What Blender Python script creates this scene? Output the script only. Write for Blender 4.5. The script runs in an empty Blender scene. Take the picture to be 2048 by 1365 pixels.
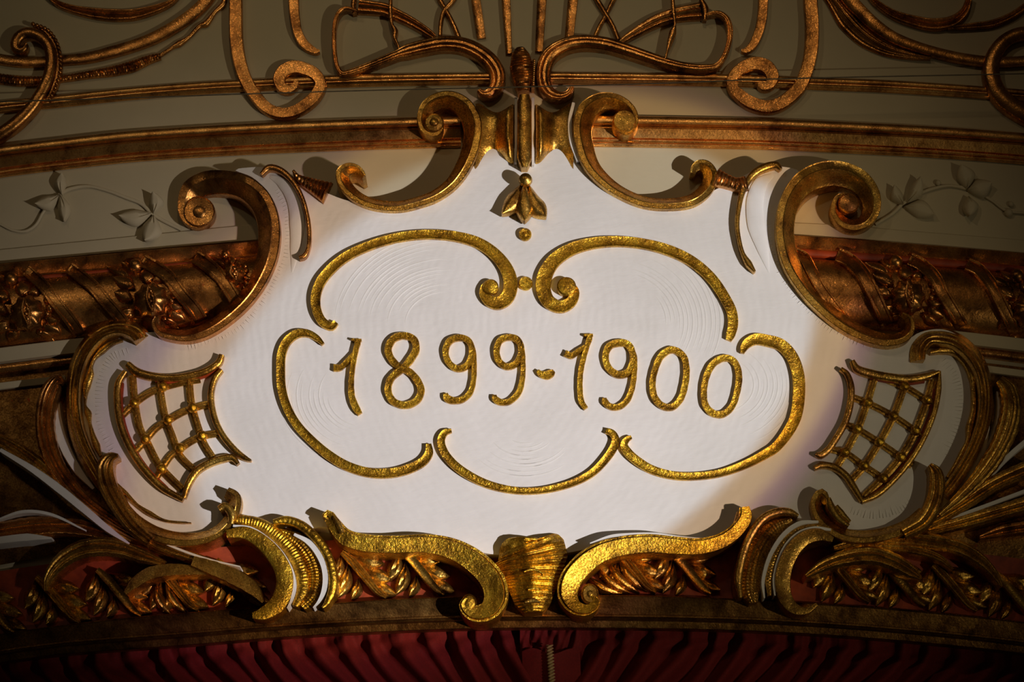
import bpy, math, random
import numpy as np
from mathutils import Vector, Matrix
from mathutils.geometry import delaunay_2d_cdt

random.seed(7)
SC = bpy.context.scene
COL = SC.collection
DS = 0.65                                             # how far every relief stands out (metres per unit of depth)
# ------------------------------------------------------------------ camera
PITCH = math.radians(14.0); DIST = 10.0; ZC = 8.0
FPX = DIST / 0.0018                                   # focal length in pixels of the 2048-wide frame
CAMP = np.array([0.0, -DIST*math.cos(PITCH), ZC - DIST*math.sin(PITCH)])
cd = bpy.data.cameras.new('camera'); cd.sensor_width = 36.0; cd.lens = 36.0*FPX/2048.0
cam = bpy.data.objects.new('camera', cd); COL.objects.link(cam)
cam.location = CAMP; cam.rotation_euler = (math.pi/2 + PITCH, 0, 0)
cd.clip_end = 200
SC.camera = cam
SC.view_settings.view_transform = 'Standard'; SC.view_settings.look = 'None'
SC.view_settings.gamma = 1.0; SC.view_settings.use_curve_mapping = False
SC.view_settings.exposure = 0.0

_F = np.array([0, math.cos(PITCH), math.sin(PITCH)]); _U = np.array([0, -math.sin(PITCH), math.cos(PITCH)])
def XZ(px, py, d):
    """wall-plane coordinates (x, z) of a spot seen at a pixel, d metres in front of the wall"""
    px = np.asarray(px, float); py = np.asarray(py, float); d = np.asarray(d, float)*DS
    rx = (px-1024.0)/FPX; ry = -(py-682.5)/FPX
    dy = _F[1] + ry*_U[1]; dz = _F[2] + ry*_U[2]
    t = (-d - CAMP[1])/dy
    return CAMP[0] + rx*t, CAMP[2] + dz*t
def P(px, py, d=0.0):
    x, z = XZ(px, py, d); return Vector((float(x), float(-d)*DS, float(z)))

# ------------------------------------------------------------------ world and lights
w = bpy.data.worlds.new('hall_dusk'); SC.world = w; w.use_nodes = True
w.node_tree.nodes['Background'].inputs[0].default_value = (0.95, 0.62, 0.32, 1)
w.node_tree.nodes['Background'].inputs[1].default_value = 0.007
def spot(name, pos, aim, power, color, size_deg, blend, radius=0.05):
    l = bpy.data.lights.new(name, 'SPOT'); l.energy = power; l.color = color
    l.spot_size = math.radians(size_deg); l.spot_blend = blend; l.shadow_soft_size = radius
    o = bpy.data.objects.new(name, l); COL.objects.link(o); o.location = pos
    o.rotation_euler = (Vector(aim)-Vector(pos)).to_track_quat('-Z', 'Y').to_euler(); return o
AIM = P(1015, 715, 0.2)
AZ = math.radians(38); EL = math.radians(17); LD = 11.0
KEYP = AIM + Vector((math.sin(AZ)*math.cos(EL), -math.cos(AZ)*math.cos(EL), -math.sin(EL)))*LD
# profile spotlight from the hall's right side; its lens splits colour at the beam's rim
for nm, aim, pw, col, sz, bl in (('profile_spot_core', P(1050, 751, .2), 1980, (0.62, 0.90, 1.18), 12.0, 0.15),
                                 ('profile_spot_amber_rim', P(1046, 751, .2), 1250, (1.0, 0.76, 0.14), 14.0, 0.15),
                                 ('profile_spot_pink_rim', P(1028, 774, .2), 700, (1.0, 0.40, 0.72), 15.4, 0.24)):
    o = spot(nm, KEYP, aim, pw, col, sz, bl, 0.02); o.scale = (0.56, 1, 1); o.rotation_euler.rotate_axis('Z', -math.radians(41))
# warm wide flood and a cooler narrow one beside it, and a weak house light from the upper left
spot('warm_flood', KEYP + Vector((0.25, 0.0, 0.1)), P(980, 620, 0.1), 680, (1.0, 0.84, 0.54), 21.5, 1.0, 0.04)
spot('cool_flood', KEYP + Vector((0.1, 0.0, -0.1)), P(690, 810, 0.1), 1000, (1.0, 0.90, 0.96), 12.5, 1.0, 0.04)
spot('house_light', (-4.5, -9.0, 13.0), P(1500, 560, 0.0), 130, (1.0, 0.76, 0.46), 40, 1.0, 0.25)
spot('upper_gilt_fill', (0.3, -11.5, 13.6), P(1010, 150, 0.0), 300, (1.0, 0.68, 0.36), 22, 1.0, 0.45)  # added unseen lamp, lifts highlights on the upper gilding

# ------------------------------------------------------------------ materials
def mat_base(name):
    m = bpy.data.materials.new(name); m.use_nodes = True; nt = m.node_tree
    return m, nt, nt.nodes['Principled BSDF']
def tex_noise(nt, scale, detail=4, rough=0.55, dist=0.0, stretch=None):
    g = nt.nodes.new('ShaderNodeNewGeometry'); vec = g.outputs['Position']
    if stretch:
        mp = nt.nodes.new('ShaderNodeMapping'); mp.inputs['Scale'].default_value = stretch[0]; mp.inputs['Rotation'].default_value = stretch[1]
        nt.links.new(vec, mp.inputs['Vector']); vec = mp.outputs[0]
    n = nt.nodes.new('ShaderNodeTexNoise'); n.inputs['Scale'].default_value = scale; n.inputs['Detail'].default_value = detail
    n.inputs['Roughness'].default_value = rough; n.inputs['Distortion'].default_value = dist
    nt.links.new(vec, n.inputs['Vector']); return n
def ramp(nt, src, stops):
    r = nt.nodes.new('ShaderNodeValToRGB'); e = r.color_ramp.elements
    while len(e) < len(stops): e.new(0.5)
    for k, (p, c) in enumerate(stops): e[k].position = p; e[k].color = (*c, 1) if len(c) == 3 else c
    nt.links.new(src, r.inputs[0]); return r
def bump(nt, src, strength, dist, prev=None):
    b = nt.nodes.new('ShaderNodeBump'); b.inputs['Strength'].default_value = strength; b.inputs['Distance'].default_value = dist
    nt.links.new(src, b.inputs['Height'])
    if prev: nt.links.new(prev.outputs[0], b.inputs['Normal'])
    return b
def gold_mat(name, light, mid, dark, red, rough=0.29, crinkle=0.30, redamt=0.70, speck=0.85):
    m, nt, bs = mat_base(name)
    n1 = tex_noise(nt, 14, 6, 0.62, 0.4)                      # large patches of worn leaf
    r1 = ramp(nt, n1.outputs[0], [(0.32, dark), (0.48, mid), (0.66, light)])
    n5 = tex_noise(nt, 160, 3, 0.7)                           # fine speckle of rubbed gilding
    r5 = ramp(nt, n5.outputs[0], [(0.42, (0.42, 0.38, 0.34)), (0.58, (1.12, 1.12, 1.1))])
    mu = nt.nodes.new('ShaderNodeMix'); mu.data_type = 'RGBA'; mu.blend_type = 'MULTIPLY'; mu.inputs[0].default_value = speck
    nt.links.new(r1.outputs[0], mu.inputs[6]); nt.links.new(r5.outputs[0], mu.inputs[7])
    n2 = tex_noise(nt, 33, 5, 0.7)
    r2 = ramp(nt, n2.outputs[0], [(redamt-0.04, (0, 0, 0)), (redamt+0.04, (1, 1, 1))])
    mx = nt.nodes.new('ShaderNodeMix'); mx.data_type = 'RGBA'
    nt.links.new(r2.outputs[0], mx.inputs[0]); nt.links.new(mu.outputs[2], mx.inputs[6]); mx.inputs[7].default_value = (*red, 1)
    nt.links.new(mx.outputs[2], bs.inputs['Base Color'])
    bs.inputs['Metallic'].default_value = 0.95
    r3 = ramp(nt, n5.outputs[0], [(0.3, (rough+0.12,)*3), (0.7, (rough-0.06,)*3)])
    nt.links.new(r3.outputs[0], bs.inputs['Roughness'])
    n3 = tex_noise(nt, 130, 4, 0.65); n4 = tex_noise(nt, 22, 3, 0.5)
    b = bump(nt, n4.outputs[0], crinkle*.75, 0.012); b = bump(nt, n3.outputs[0], min(1.0, crinkle*1.5), 0.0030, b)
    nt.links.new(b.outputs[0], bs.inputs['Normal']); return m
RED = (0.30, 0.035, 0.012)
GOLD = gold_mat('gilding', (0.92, 0.60, 0.13), (0.70, 0.40, 0.08), (0.30, 0.15, 0.035), RED)
GOLDP = gold_mat('gilding_bright', (1.0, 0.64, 0.06), (0.72, 0.40, 0.035), (0.29, 0.14, 0.018), RED, 0.29, 0.5, 0.74)
WARMG = gold_mat('gilding_warm_lit', (0.90, 0.46, 0.14), (0.58, 0.27, 0.075), (0.20, 0.085, 0.025), RED, 0.27, 0.19, 0.70, 0.5)  # gold as tinted by warm light, the tint put into its colour
BURN = gold_mat('gilding_burnished', (0.98, 0.58, 0.20), (0.80, 0.42, 0.13), (0.36, 0.16, 0.045), RED, 0.29, 0.12, 0.78, 0.35)
SHADEG = gold_mat('gilding_shaded', (0.46, 0.25, 0.07), (0.27, 0.13, 0.035), (0.09, 0.04, 0.012), RED, 0.36, 0.2)  # darkened copy of the gold, shade put into its colour
def plaster(name, c1, c2, sc=6, strokes=0.35, swirl=False):
    m, nt, bs = mat_base(name)
    n = tex_noise(nt, sc, 5, 0.6); r = ramp(nt, n.outputs[0], [(0.3, c1), (0.7, c2)])
    nt.links.new(r.outputs[0], bs.inputs['Base Color']); bs.inputs['Roughness'].default_value = 0.62
    bs.inputs['Specular IOR Level'].default_value = 0.3
    n2 = tex_noise(nt, 22, 5, 0.6, 0.6, ((1, 1, 3.2), (0, 0.5, 0))); n3 = tex_noise(nt, 4.0, 3, 0.5)
    b = bump(nt, n3.outputs[0], strokes, 0.03); b = bump(nt, n2.outputs[0], strokes, 0.006, b)
    if swirl:
        for (cx, cy) in ((850, 640), (1240, 650)):
            c = P(cx, cy, 0.2)
            g = nt.nodes.new('ShaderNodeNewGeometry'); mp = nt.nodes.new('ShaderNodeMapping')
            mp.inputs['Location'].default_value = (-c.x, 0, -c.z); nt.links.new(g.outputs['Position'], mp.inputs['Vector'])
            mp.inputs['Scale'].default_value = (1, 0.001, 1)
            wv = nt.nodes.new('ShaderNodeTexWave'); wv.wave_type = 'RINGS'; wv.rings_direction = 'SPHERICAL'
            wv.inputs['Scale'].default_value = 10; wv.inputs['Distortion'].default_value = 5.0; wv.inputs['Detail'].default_value = 2; wv.inputs['Detail Scale'].default_value = 1.2
            nt.links.new(mp.outputs[0], wv.inputs['Vector']); b = bump(nt, wv.outputs[1], 0.035, 0.006, b)
    nt.links.new(b.outputs[0], bs.inputs['Normal']); return m
WHITE = plaster('white_plaster', (0.74, 0.73, 0.72), (0.80, 0.79, 0.79), 5, 0.17, True)
WHITE2 = plaster('white_paint', (0.72, 0.71, 0.69), (0.80, 0.79, 0.78), 9, 0.2)
CREAM = plaster('cream_wall_paint', (0.49, 0.43, 0.295), (0.55, 0.485, 0.335), 2.2, 0.10)
LEAFW = plaster('cream_relief_paint', (0.51, 0.45, 0.315), (0.56, 0.495, 0.345), 9, 0.15)
m_, nt_, bs_ = mat_base('red_bole'); REDM = m_
n_ = tex_noise(nt_, 18, 5, 0.6); r_ = ramp(nt_, n_.outputs[0], [(0.3, (0.16, 0.018, 0.005)), (0.7, (0.42, 0.062, 0.014))])
nt_.links.new(r_.outputs[0], bs_.inputs['Base Color']); bs_.inputs['Roughness'].default_value = 0.5
m_, nt_, bs_ = mat_base('crimson_velvet'); VELVET = m_
n_ = tex_noise(nt_, 150, 3, 0.6); r_ = ramp(nt_, n_.outputs[0], [(0.3, (0.13, 0.0035, 0.003)), (0.7, (0.20, 0.006, 0.005))])
nt_.links.new(r_.outputs[0], bs_.inputs['Base Color']); bs_.inputs['Roughness'].default_value = 0.85
bs_.inputs['Sheen Weight'].default_value = 0.12; bs_.inputs['Sheen Tint'].default_value = (0.8, 0.1, 0.08, 1)
m_, nt_, bs_ = mat_base('braided_silk'); SILK = m_
n_ = tex_noise(nt_, 90, 2, 0.5); r_ = ramp(nt_, n_.outputs[0], [(0.3, (0.34, 0.23, 0.09)), (0.7, (0.55, 0.40, 0.18))])
nt_.links.new(r_.outputs[0], bs_.inputs['Base Color']); bs_.inputs['Roughness'].default_value = 0.6
m_, nt_, bs_ = mat_base('grey_wire'); WIRE = m_
n_ = tex_noise(nt_, 40, 2, 0.5); r_ = ramp(nt_, n_.outputs[0], [(0.3, (0.10, 0.085, 0.06)), (0.7, (0.16, 0.14, 0.10))])
nt_.links.new(r_.outputs[0], bs_.inputs['Base Color']); bs_.inputs['Roughness'].default_value = 0.6

# ------------------------------------------------------------------ object helpers
def thing(name, label, cat, loc, group=None):
    o = bpy.data.objects.new(name, None); COL.objects.link(o); o.location = loc; o.empty_display_size = 0.1
    o['label'] = label; o['category'] = cat
    if group: o['group'] = group
    return o
def tag(o, label, cat, group=None):
    o['label'] = label; o['category'] = cat
    if group: o['group'] = group
    return o
def link(name, me, mat, parent=None, label=None, kind=None):
    o = bpy.data.objects.new(name, me); COL.objects.link(o)
    if mat is not None and not me.materials: me.materials.append(mat)
    if parent is not None:
        o.parent = parent; o.matrix_parent_inverse = Matrix.Translation(-WL(parent))
    if label: o['label'] = label
    if kind: o['kind'] = kind
    return o
def WL(o):
    v = Vector(o.location)
    if o.parent is not None and o.type == 'EMPTY': v = v
    return v if o.type == 'EMPTY' else Vector((0, 0, 0))
def mesh_of(name, V, Fc, sharp=38):
    me = bpy.data.meshes.new(name); me.from_pydata([tuple(map(float, v)) for v in V], [], Fc); me.validate(); me.update()
    me.shade_smooth(); me.set_sharp_from_angle(angle=math.radians(sharp)); return me

def resample(pts, step, closed):
    p = np.array([list(q)+[1.0]*(4-len(q)) for q in pts], float)
    n = len(p)
    if closed: q = np.vstack([p[-1], p, p[0], p[1]])
    else: q = np.vstack([2*p[0]-p[1], p, 2*p[-1]-p[-2]])
    q[0, 2:] = p[-1 if closed else 0, 2:]; 
    if not closed: q[-1, 2:] = p[-1, 2:]
    out = []
    segs = n if closed else n-1
    for i in range(segs):
        a, b, c, d = q[i], q[i+1], q[i+2], q[i+3]
        def kn(u, v): return max(np.hypot(*(v-u)[:2]), 1e-6)**0.5
        t0 = 0; t1 = t0+kn(a, b); t2 = t1+kn(b, c); t3 = t2+kn(c, d)
        for t in np.linspace(t1, t2, 17)[:-1]:
            A1 = (t1-t)/(t1-t0)*a+(t-t0)/(t1-t0)*b; A2 = (t2-t)/(t2-t1)*b+(t-t1)/(t2-t1)*c; A3 = (t3-t)/(t3-t2)*c+(t-t2)/(t3-t2)*d
            B1 = (t2-t)/(t2-t0)*A1+(t-t0)/(t2-t0)*A2; B2 = (t3-t)/(t3-t1)*A2+(t-t1)/(t3-t1)*A3
            r = (t2-t)/(t2-t1)*B1+(t-t1)/(t2-t1)*B2
            k = (t-t1)/(t2-t1); r[2:] = b[2:]*(1-k)+c[2:]*k      # widths stay monotone
            out.append(r)
    if closed: out.append(out[0])
    else: out.append(p[-1])
    out = np.array(out); ds = np.hypot(np.diff(out[:, 0]), np.diff(out[:, 1])); s = np.concatenate([[0], np.cumsum(ds)])
    m = max(int(round(s[-1]/step)), 4); ss = np.linspace(0, s[-1], m+1)
    res = np.stack([np.interp(ss, s, out[:, k]) for k in range(4)], 1)
    # tangents
    if closed: res = res[:-1]; ss = ss[:-1]; tg = np.roll(res, -1, 0)[:, :2]-np.roll(res, 1, 0)[:, :2]
    else: tg = np.gradient(res[:, :2], axis=0)
    tg /= np.maximum(np.linalg.norm(tg, axis=1, keepdims=True), 1e-9)
    return res, tg, ss

FLAT = [(-1, 0), (-1, .78), (-.84, 1), (0, .97), (.84, 1), (1, .78), (1, 0)]
CHAN = [(-1, 0), (-1, .86), (-.92, 1), (-.70, .93), (-.2, .87), (.2, .87), (.70, .93), (.92, 1), (1, .86), (1, 0)]
ROUND = [(-math.cos(a), math.sin(a)) for a in np.linspace(0, math.pi, 11)]
ROUND = [(-1, 0)] + [(u, .25+.75*h) for u, h in ROUND] + [(1, 0)]
TWO = [(-1, 0), (-1, .93), (-.95, 1), (-.86, .985), (-.30, .985), (-.20, 1), (-.14, .985), (.30, .80), (.75, .66), (.93, .62), (1, .56), (1, 0)]
FACE = [(-1, 0), (-1, .82), (-.95, .88), (-.74, .88), (-.70, .82), (-.64, .97), (-.58, 1), (.1, .95), (.88, .88), (.95, .88), (1, .82), (1, 0)]
ROD = [(-1, 0), (-1, .34), (-.5, .40), (-.42, .8), (-.2, 1), (.2, 1), (.42, .8), (.5, .40), (1, .34), (1, 0)]
def flute(n, depth=.3, dome=.45):
    L = [(-1, 0)]
    for u in np.linspace(-1, 1, n*6+1): L.append((u, (1-depth*(.5+.5*math.cos(2*math.pi*n*(u+1)/2)))*(1-dome*u*u)))
    return L+[(1, 0)]
FL3, FL4, FL5 = flute(3), flute(4), flute(5, .12, .5)
BEADS = [(-1, 0), (-1, .66), (-.97, .80), (-.91, .90), (-.82, .955), (-.70, .985), (-.58, 1), (-.47, .985), (-.40, .94), (-.365, .74), (-.33, .44), (-.31, .56), (-.24, .58), (-.21, .55), (-.20, .50), (.0, .42), (.38, .27), (.44, .36), (.47, .30), (.50, .20), (.60, .16), (.64, .36), (.74, .38), (.78, .24), (.86, .22), (.90, .28), (.97, .24), (1, .12), (1, 0)]
STEP = [(-1, 0), (-1, .7), (-.9, .95), (-.8, 1), (1, 1), (1, 0)]
SOFFIT = [(-1, 0), (-1, .96), (-.9, 1), (-.8, .97), (.55, .55), (.62, .62), (.75, .64), (.82, .45), (1, .40), (1, 0)]
FIL = [(-1, 0), (-1, .84), (-.95, .96), (-.86, 1), (-.78, .97), (.60, .78), (.68, .84), (.84, .84), (.88, .74), (1, .70), (1, 0)]
OUTS = [(-1, 0), (-1, .95), (-.93, 1), (-.80, .98), (-.74, .92), (-.62, .93), (-.30, .85), (-.24, .79), (-.1, .80), (.2, .70), (.26, .64), (.40, .64), (.8, .50), (.95, .42), (1, .34), (1, 0)]
CONVEX = [(-1, 0), (-1, .84), (-.92, .92), (-.6, .98), (0, 1), (.6, .95), (.92, .86), (1, .76), (1, 0)]
GROOVE3 = [(-1, 0), (-1, .55), (-.85, .7), (-.68, .62), (-.6, .8), (-.3, 1), (0, 1), (.18, .82), (.24, .72), (.36, .84), (.52, .84), (.62, .58), (.78, .66), (.92, .6), (1, .45), (1, 0)]

def sweep(name, pts, H, mat, parent=None, base=0.0, prof=FLAT, closed=False, step=4.0, rib=None, flip=False, sink=.012, label=None, wob=0.0, sharp=24, kind=None):
    if not callable(base) and base == 0.0: sink = -.003
    res, tg, ss = resample(pts, step, closed)
    nrm = np.stack([-tg[:, 1], tg[:, 0]], 1)
    pr = [(-u, h) for u, h in reversed(prof)] if flip else prof
    U = np.array([u for u, h in pr]); Hh = np.array([h for u, h in pr]); k = len(pr); n = len(res)
    ph = random.random()*9
    ww = res[:, 2:3]*(1+wob*np.sin(ss[:, None]/5.3+ph)*np.sin(ss[:, None]/8.1+2*ph))
    px = res[:, 0:1]+nrm[:, 0:1]*U*ww/2; py = res[:, 1:2]+nrm[:, 1:2]*U*ww/2
    b = base(px, py) if callable(base) else np.full_like(px, base)
    hk = res[:, 3:4]
    kk = 4.0 if prof in (TWO, OUTS) else 2.6 if prof in (FACE, FLAT, CHAN, BEADS, STEP, SOFFIT, FIL) else 1.0
    kd = np.minimum(1.0, kk*.5*np.maximum(res[:, 2:3], 3)*.0018/np.maximum(H*DS*res[:, 3:4], 1e-6))      # rounding no deeper than the strip is wide
    Hv = np.where(Hh > 0, 1-(1-Hh)*kd, 0.0)
    if rib: Hv = np.where(Hh > 0, Hv-kd*rib[1]*(.5+.5*np.cos(2*math.pi*ss[:, None]/rib[0])), 0.0)
    x, z = XZ(px, py, b+H*res[:, 3:4])
    dep = b+H*hk*Hv; dep = np.where(Hh <= 0, b-sink, dep)
    V = np.stack([x, -dep*DS, z], 2).reshape(-1, 3)
    Fc = []
    rng = range(n if closed else n-1)
    for i in rng:
        j = (i+1) % n
        for q in range(k-1): Fc.append((i*k+q, i*k+q+1, j*k+q+1, j*k+q))
    if not closed:
        Fc.append(tuple(range(k-1, -1, -1))); Fc.append(tuple((n-1)*k+q for q in range(k)))
    return link(name, mesh_of(name, V, Fc, sharp), mat, parent, label, kind)

def leaf(name, bx, by, tx, ty, w, H, mat, parent=None, base=0.0, bend=0.0, tipup=0.0, ns=12, nt=8, vein=.25, lobes=0, rise=0.35, peak=.45, label=None):
    """leaf relief from its base pixel to its tip pixel; bend bows the midrib sideways, tipup lifts the tip"""
    L = math.hypot(tx-bx, ty-by); ux, uy = (tx-bx)/L, (ty-by)/L; nx, ny = -uy, ux
    V = []; Fc = []; m = nt+3
    for i in range(ns+1):
        s = i/ns
        wp = (s/peak)**.7 if s < peak else math.cos((s-peak)/(1-peak)*math.pi/2)**.75
        wp = max(wp, .06)
        if lobes: wp *= .80+.20*abs(math.sin(s*math.pi*lobes))
        cx = bx+ux*L*s+nx*bend*math.sin(math.pi*s); cy = by+uy*L*s+ny*bend*math.sin(math.pi*s)
        row = []
        for j in range(nt+1):
            t = -1+2*j/nt
            x = cx+nx*t*wp*w/2; y = cy+ny*t*wp*w/2
            h = H*(rise+(1-rise)*(1-t*t)*(.4+.6*math.sin(math.pi*min(s+.12, 1)))-vein*math.exp(-(t/.16)**2)*(1-s)) + tipup*s*s
            row.append((x, y, h))
        row = [(row[0][0], row[0][1], None)]+row+[(row[-1][0], row[-1][1], None)]
        for x, y, h in row:
            b = float(base(np.array(x), np.array(y))) if callable(base) else base
            X, Z = XZ(x, y, b+H+tipup*s*s)
            V.append((X, -(b+(h if h is not None else max(tipup*s*s-.012, -.012)))*DS, Z))
    for i in range(ns):
        for j in range(m-1): Fc.append((i*m+j, i*m+j+1, (i+1)*m+j+1, (i+1)*m+j))
    Fc.append(tuple(range(m-1, -1, -1))); Fc.append(tuple(ns*m+j for j in range(m)))
    return link(name, mesh_of(name, V, Fc, 60), mat, parent, label)

_ball = {}
def ball(name, px, py, d, rpx, mat, parent=None, squash=(1, 1, 1), label=None):
    key = mat.name
    if key not in _ball:
        V = []; Fc = []; nu, nv = 12, 8
        for i in range(nv+1):
            th = math.pi*i/nv
            for j in range(nu): V.append((math.sin(th)*math.cos(2*math.pi*j/nu), math.sin(th)*math.sin(2*math.pi*j/nu), math.cos(th)))
        for i in range(nv):
            for j in range(nu): Fc.append((i*nu+j, (i+1)*nu+j, (i+1)*nu+(j+1) % nu, i*nu+(j+1) % nu))
        me = mesh_of('ball', V, Fc, 80); me.materials.append(mat); _ball[key] = me
    o = bpy.data.objects.new(name, _ball[key]); COL.objects.link(o); r = rpx*.0018
    o.location = P(px, py, d)
    o.scale = (r*squash[0], r*squash[1], r*squash[2])
    if parent is not None: o.parent = parent; o.matrix_parent_inverse = Matrix.Translation(-WL(parent))
    if label: o['label'] = label
    return o
def lathe(name, px, py, d0, prof, mat, parent=None, ex=1.0, ez=1.0, label=None, n=24, lobes=None):
    """turned relief standing out of the wall: prof = [(radius px, height m)] from the rim to the middle"""
    c = P(px, py, d0+max(h for r, h in prof)); V = []; Fc = []
    for r, h in prof:
        for j in range(n):
            a = 2*math.pi*j/n; q = r*.0018*(1+(lobes[1]*math.cos(lobes[0]*a) if lobes else 0))
            V.append((c.x+q*ex*math.cos(a), -(d0+h)*DS, c.z+q*ez*math.sin(a)))
    m = len(prof)
    for i in range(m-1):
        for j in range(n): Fc.append((i*n+j, i*n+(j+1) % n, (i+1)*n+(j+1) % n, (i+1)*n+j))
    Fc.append(tuple((m-1)*n+j for j in range(n)))
    return link(name, mesh_of(name, V, Fc, 26), mat, parent, label)
def grid(name, fn, ns, nt, mat, parent=None, sharp=50, label=None):
    """fn(s, t) -> (px, py, depth), or (px, py, depth, reference depth)"""
    V = []
    for i in range(ns+1):
        for j in range(nt+1):
            q = fn(i/ns, j/nt); x, z = XZ(q[0], q[1], q[3] if len(q) > 3 else q[2]); V.append((x, -q[2]*DS, z))
    m = nt+1
    Fc = [(i*m+j, i*m+j+1, (i+1)*m+j+1, (i+1)*m+j) for i in range(ns) for j in range(nt)]
    return link(name, mesh_of(name, V, Fc, sharp), mat, parent, label)
def struct(o): o['kind'] = 'structure'; return o
# ================================================================== the setting
def curve(pts):
    xs = np.array([p[0] for p in pts], float); ys = np.array([p[1] for p in pts], float)
    r, _, _ = resample([(x, y, 1) for x, y in pts], 12, False)
    return lambda x: np.interp(x, r[:, 0], r[:, 1])
LINE_FILLET = curve([(-160, 1336), (0, 1303), (87, 1290), (375, 1268), (600, 1250), (910, 1236), (1045, 1234), (1300, 1235), (1550, 1242), (1810, 1260), (2048, 1285), (2210, 1310)])
LINE_FRIEZE = curve([(-160, 1300), (0, 1268), (275, 1233), (425, 1221), (650, 1207), (800, 1197), (1045, 1191), (1300, 1191), (1500, 1199), (1810, 1219), (2048, 1244), (2210, 1268)])
struct(grid('wall_back', lambda s, t: (-260+s*2570, -260*(1-t)+t*(float(LINE_FILLET(-260+s*2570))-22), 0.0), 40, 24, CREAM))
def yarc(pts, w): return [(x, y, w) for x, y in pts]
THIN = [(-1, 0), (-1, .66), (-.9, .84), (-.65, .97), (-.40, 1), (-.18, .95), (-.08, .76), (-.02, .5), (.05, .66), (.2, .66), (.28, .42), (.6, .24), (.8, .3), (.92, .25), (1, .1), (1, 0)]
struct(sweep('trim_1', yarc([(-70, 223), (0, 212), (110, 201), (250, 186), (400, 174), (512, 168), (687, 160), (800, 157), (985, 155)], 22), .045, BURN, None, 0, THIN, step=10))
struct(sweep('trim_2', yarc([(1098, 154), (1124, 154), (1300, 156), (1474, 159), (1636, 165), (1786, 171), (1986, 184), (2120, 195)], 22), .045, BURN, None, 0, THIN, step=10))
struct(sweep('trim_3', yarc([(-70, 331), (0, 318), (128, 302), (256, 288), (384, 279), (512, 272), (700, 264), (840, 260), (921, 258)], 57), .085, BURN, None, 0, BEADS, step=10))
struct(sweep('trim_4', yarc([(1186, 257), (1272, 258), (1400, 260), (1536, 263), (1700, 270), (1873, 279), (2048, 292), (2130, 300)], 57), .085, BURN, None, 0, BEADS, step=10))
struct(sweep('trim_5', [(-70, 520, 30), (0, 513, 28), (200, 493, 28), (400, 474, 30), (560, 459, 32)], .016, CREAM, None, 0, STEP, step=14))
struct(sweep('trim_6', [(1560, 458, 28), (1700, 464, 26), (1800, 473, 26), (2048, 493, 26), (2130, 501, 26)], .016, CREAM, None, 0, STEP, step=14))
struct(sweep('trim_7', [(-70, 551, 30), (0, 543, 30), (260, 519, 30), (523, 496, 30), (580, 491, 30)], .10, WARMG, None, 0, SOFFIT, step=12))
struct(sweep('trim_8', [(1540, 480, 28), (1591, 484, 27), (1800, 499, 27), (2048, 520, 27), (2130, 528, 27)], .10, WARMG, None, 0, SOFFIT, step=12))
struct(sweep('trim_20', [(-70, 571, 14), (0, 564, 14), (260, 540, 14), (523, 516, 14), (580, 511, 14)], .075, REDM, None, 0, ROUND, step=14))
struct(sweep('trim_21', [(1540, 498, 16), (1591, 503, 16), (1800, 518, 16), (2048, 539, 16), (2130, 547, 16)], .075, REDM, None, 0, ROUND, step=14))
# mouldings below the garland rolls
struct(sweep('trim_9', [(-70, 718, 30), (0, 709, 30), (130, 693, 30), (230, 683, 30)], .10, CREAM, None, 0, STEP, step=14))
struct(sweep('trim_10', [(1880, 670, 26), (1980, 681, 26), (2048, 689, 26), (2130, 699, 26)], .10, CREAM, None, 0, STEP, step=14))
struct(sweep('trim_11', [(-70, 744, 18), (0, 737, 18), (130, 721, 18), (230, 711, 18)], .07, WARMG, None, 0, ROUND, step=14))
struct(sweep('trim_12', [(1900, 695, 18), (1980, 704, 18), (2048, 713, 18), (2130, 723, 18)], .07, WARMG, None, 0, ROUND, step=14))
struct(sweep('trim_13', [(1940, 733, 14), (2048, 747, 14), (2130, 757, 14)], .05, CREAM, None, 0, STEP, step=14))
struct(sweep('trim_14', [(-70, 782, 14), (0, 772, 14), (130, 757, 14)], .05, CREAM, None, 0, STEP, step=14))
# dark sheets behind the side foliage, left and right, shade put in their colour
struct(grid('trim_15', lambda s, t: (-110+s*420, (752-s*40)+t*(400-s*40), 0.018+.03*math.sin(math.pi*t)), 10, 12, SHADEG))
struct(grid('trim_16', lambda s, t: (1750+s*420, (700+s*50)+t*(420-s*30), 0.018+.03*math.sin(math.pi*t)), 10, 12, SHADEG))
# red frieze with carved foliage, the gilt fillet under it
frieze = struct(grid('trim_17', lambda s, t: (-110+s*2280, float(LINE_FRIEZE(-110+s*2280))-125+t*127, 0.045-.012*math.sin(math.pi*t)), 60, 4, REDM))
xs_ = [-110]+list(range(0, 2049, 128))+[2160]
struct(sweep('trim_18', [(x, .5*(LINE_FRIEZE(x)+LINE_FILLET(x))+1, float(LINE_FILLET(x)-LINE_FRIEZE(x))+3) for x in xs_], (.15), SHADEG, None, 0, FIL, step=16))
struct(sweep('trim_19', [(x, float(LINE_FILLET(x))+11, 22) for x in xs_], .10, SHADEG, None, -.06, [(-1, 0), (-1, 1), (0, .75), (.9, .45), (1, .3), (1, 0)], step=16))

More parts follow.
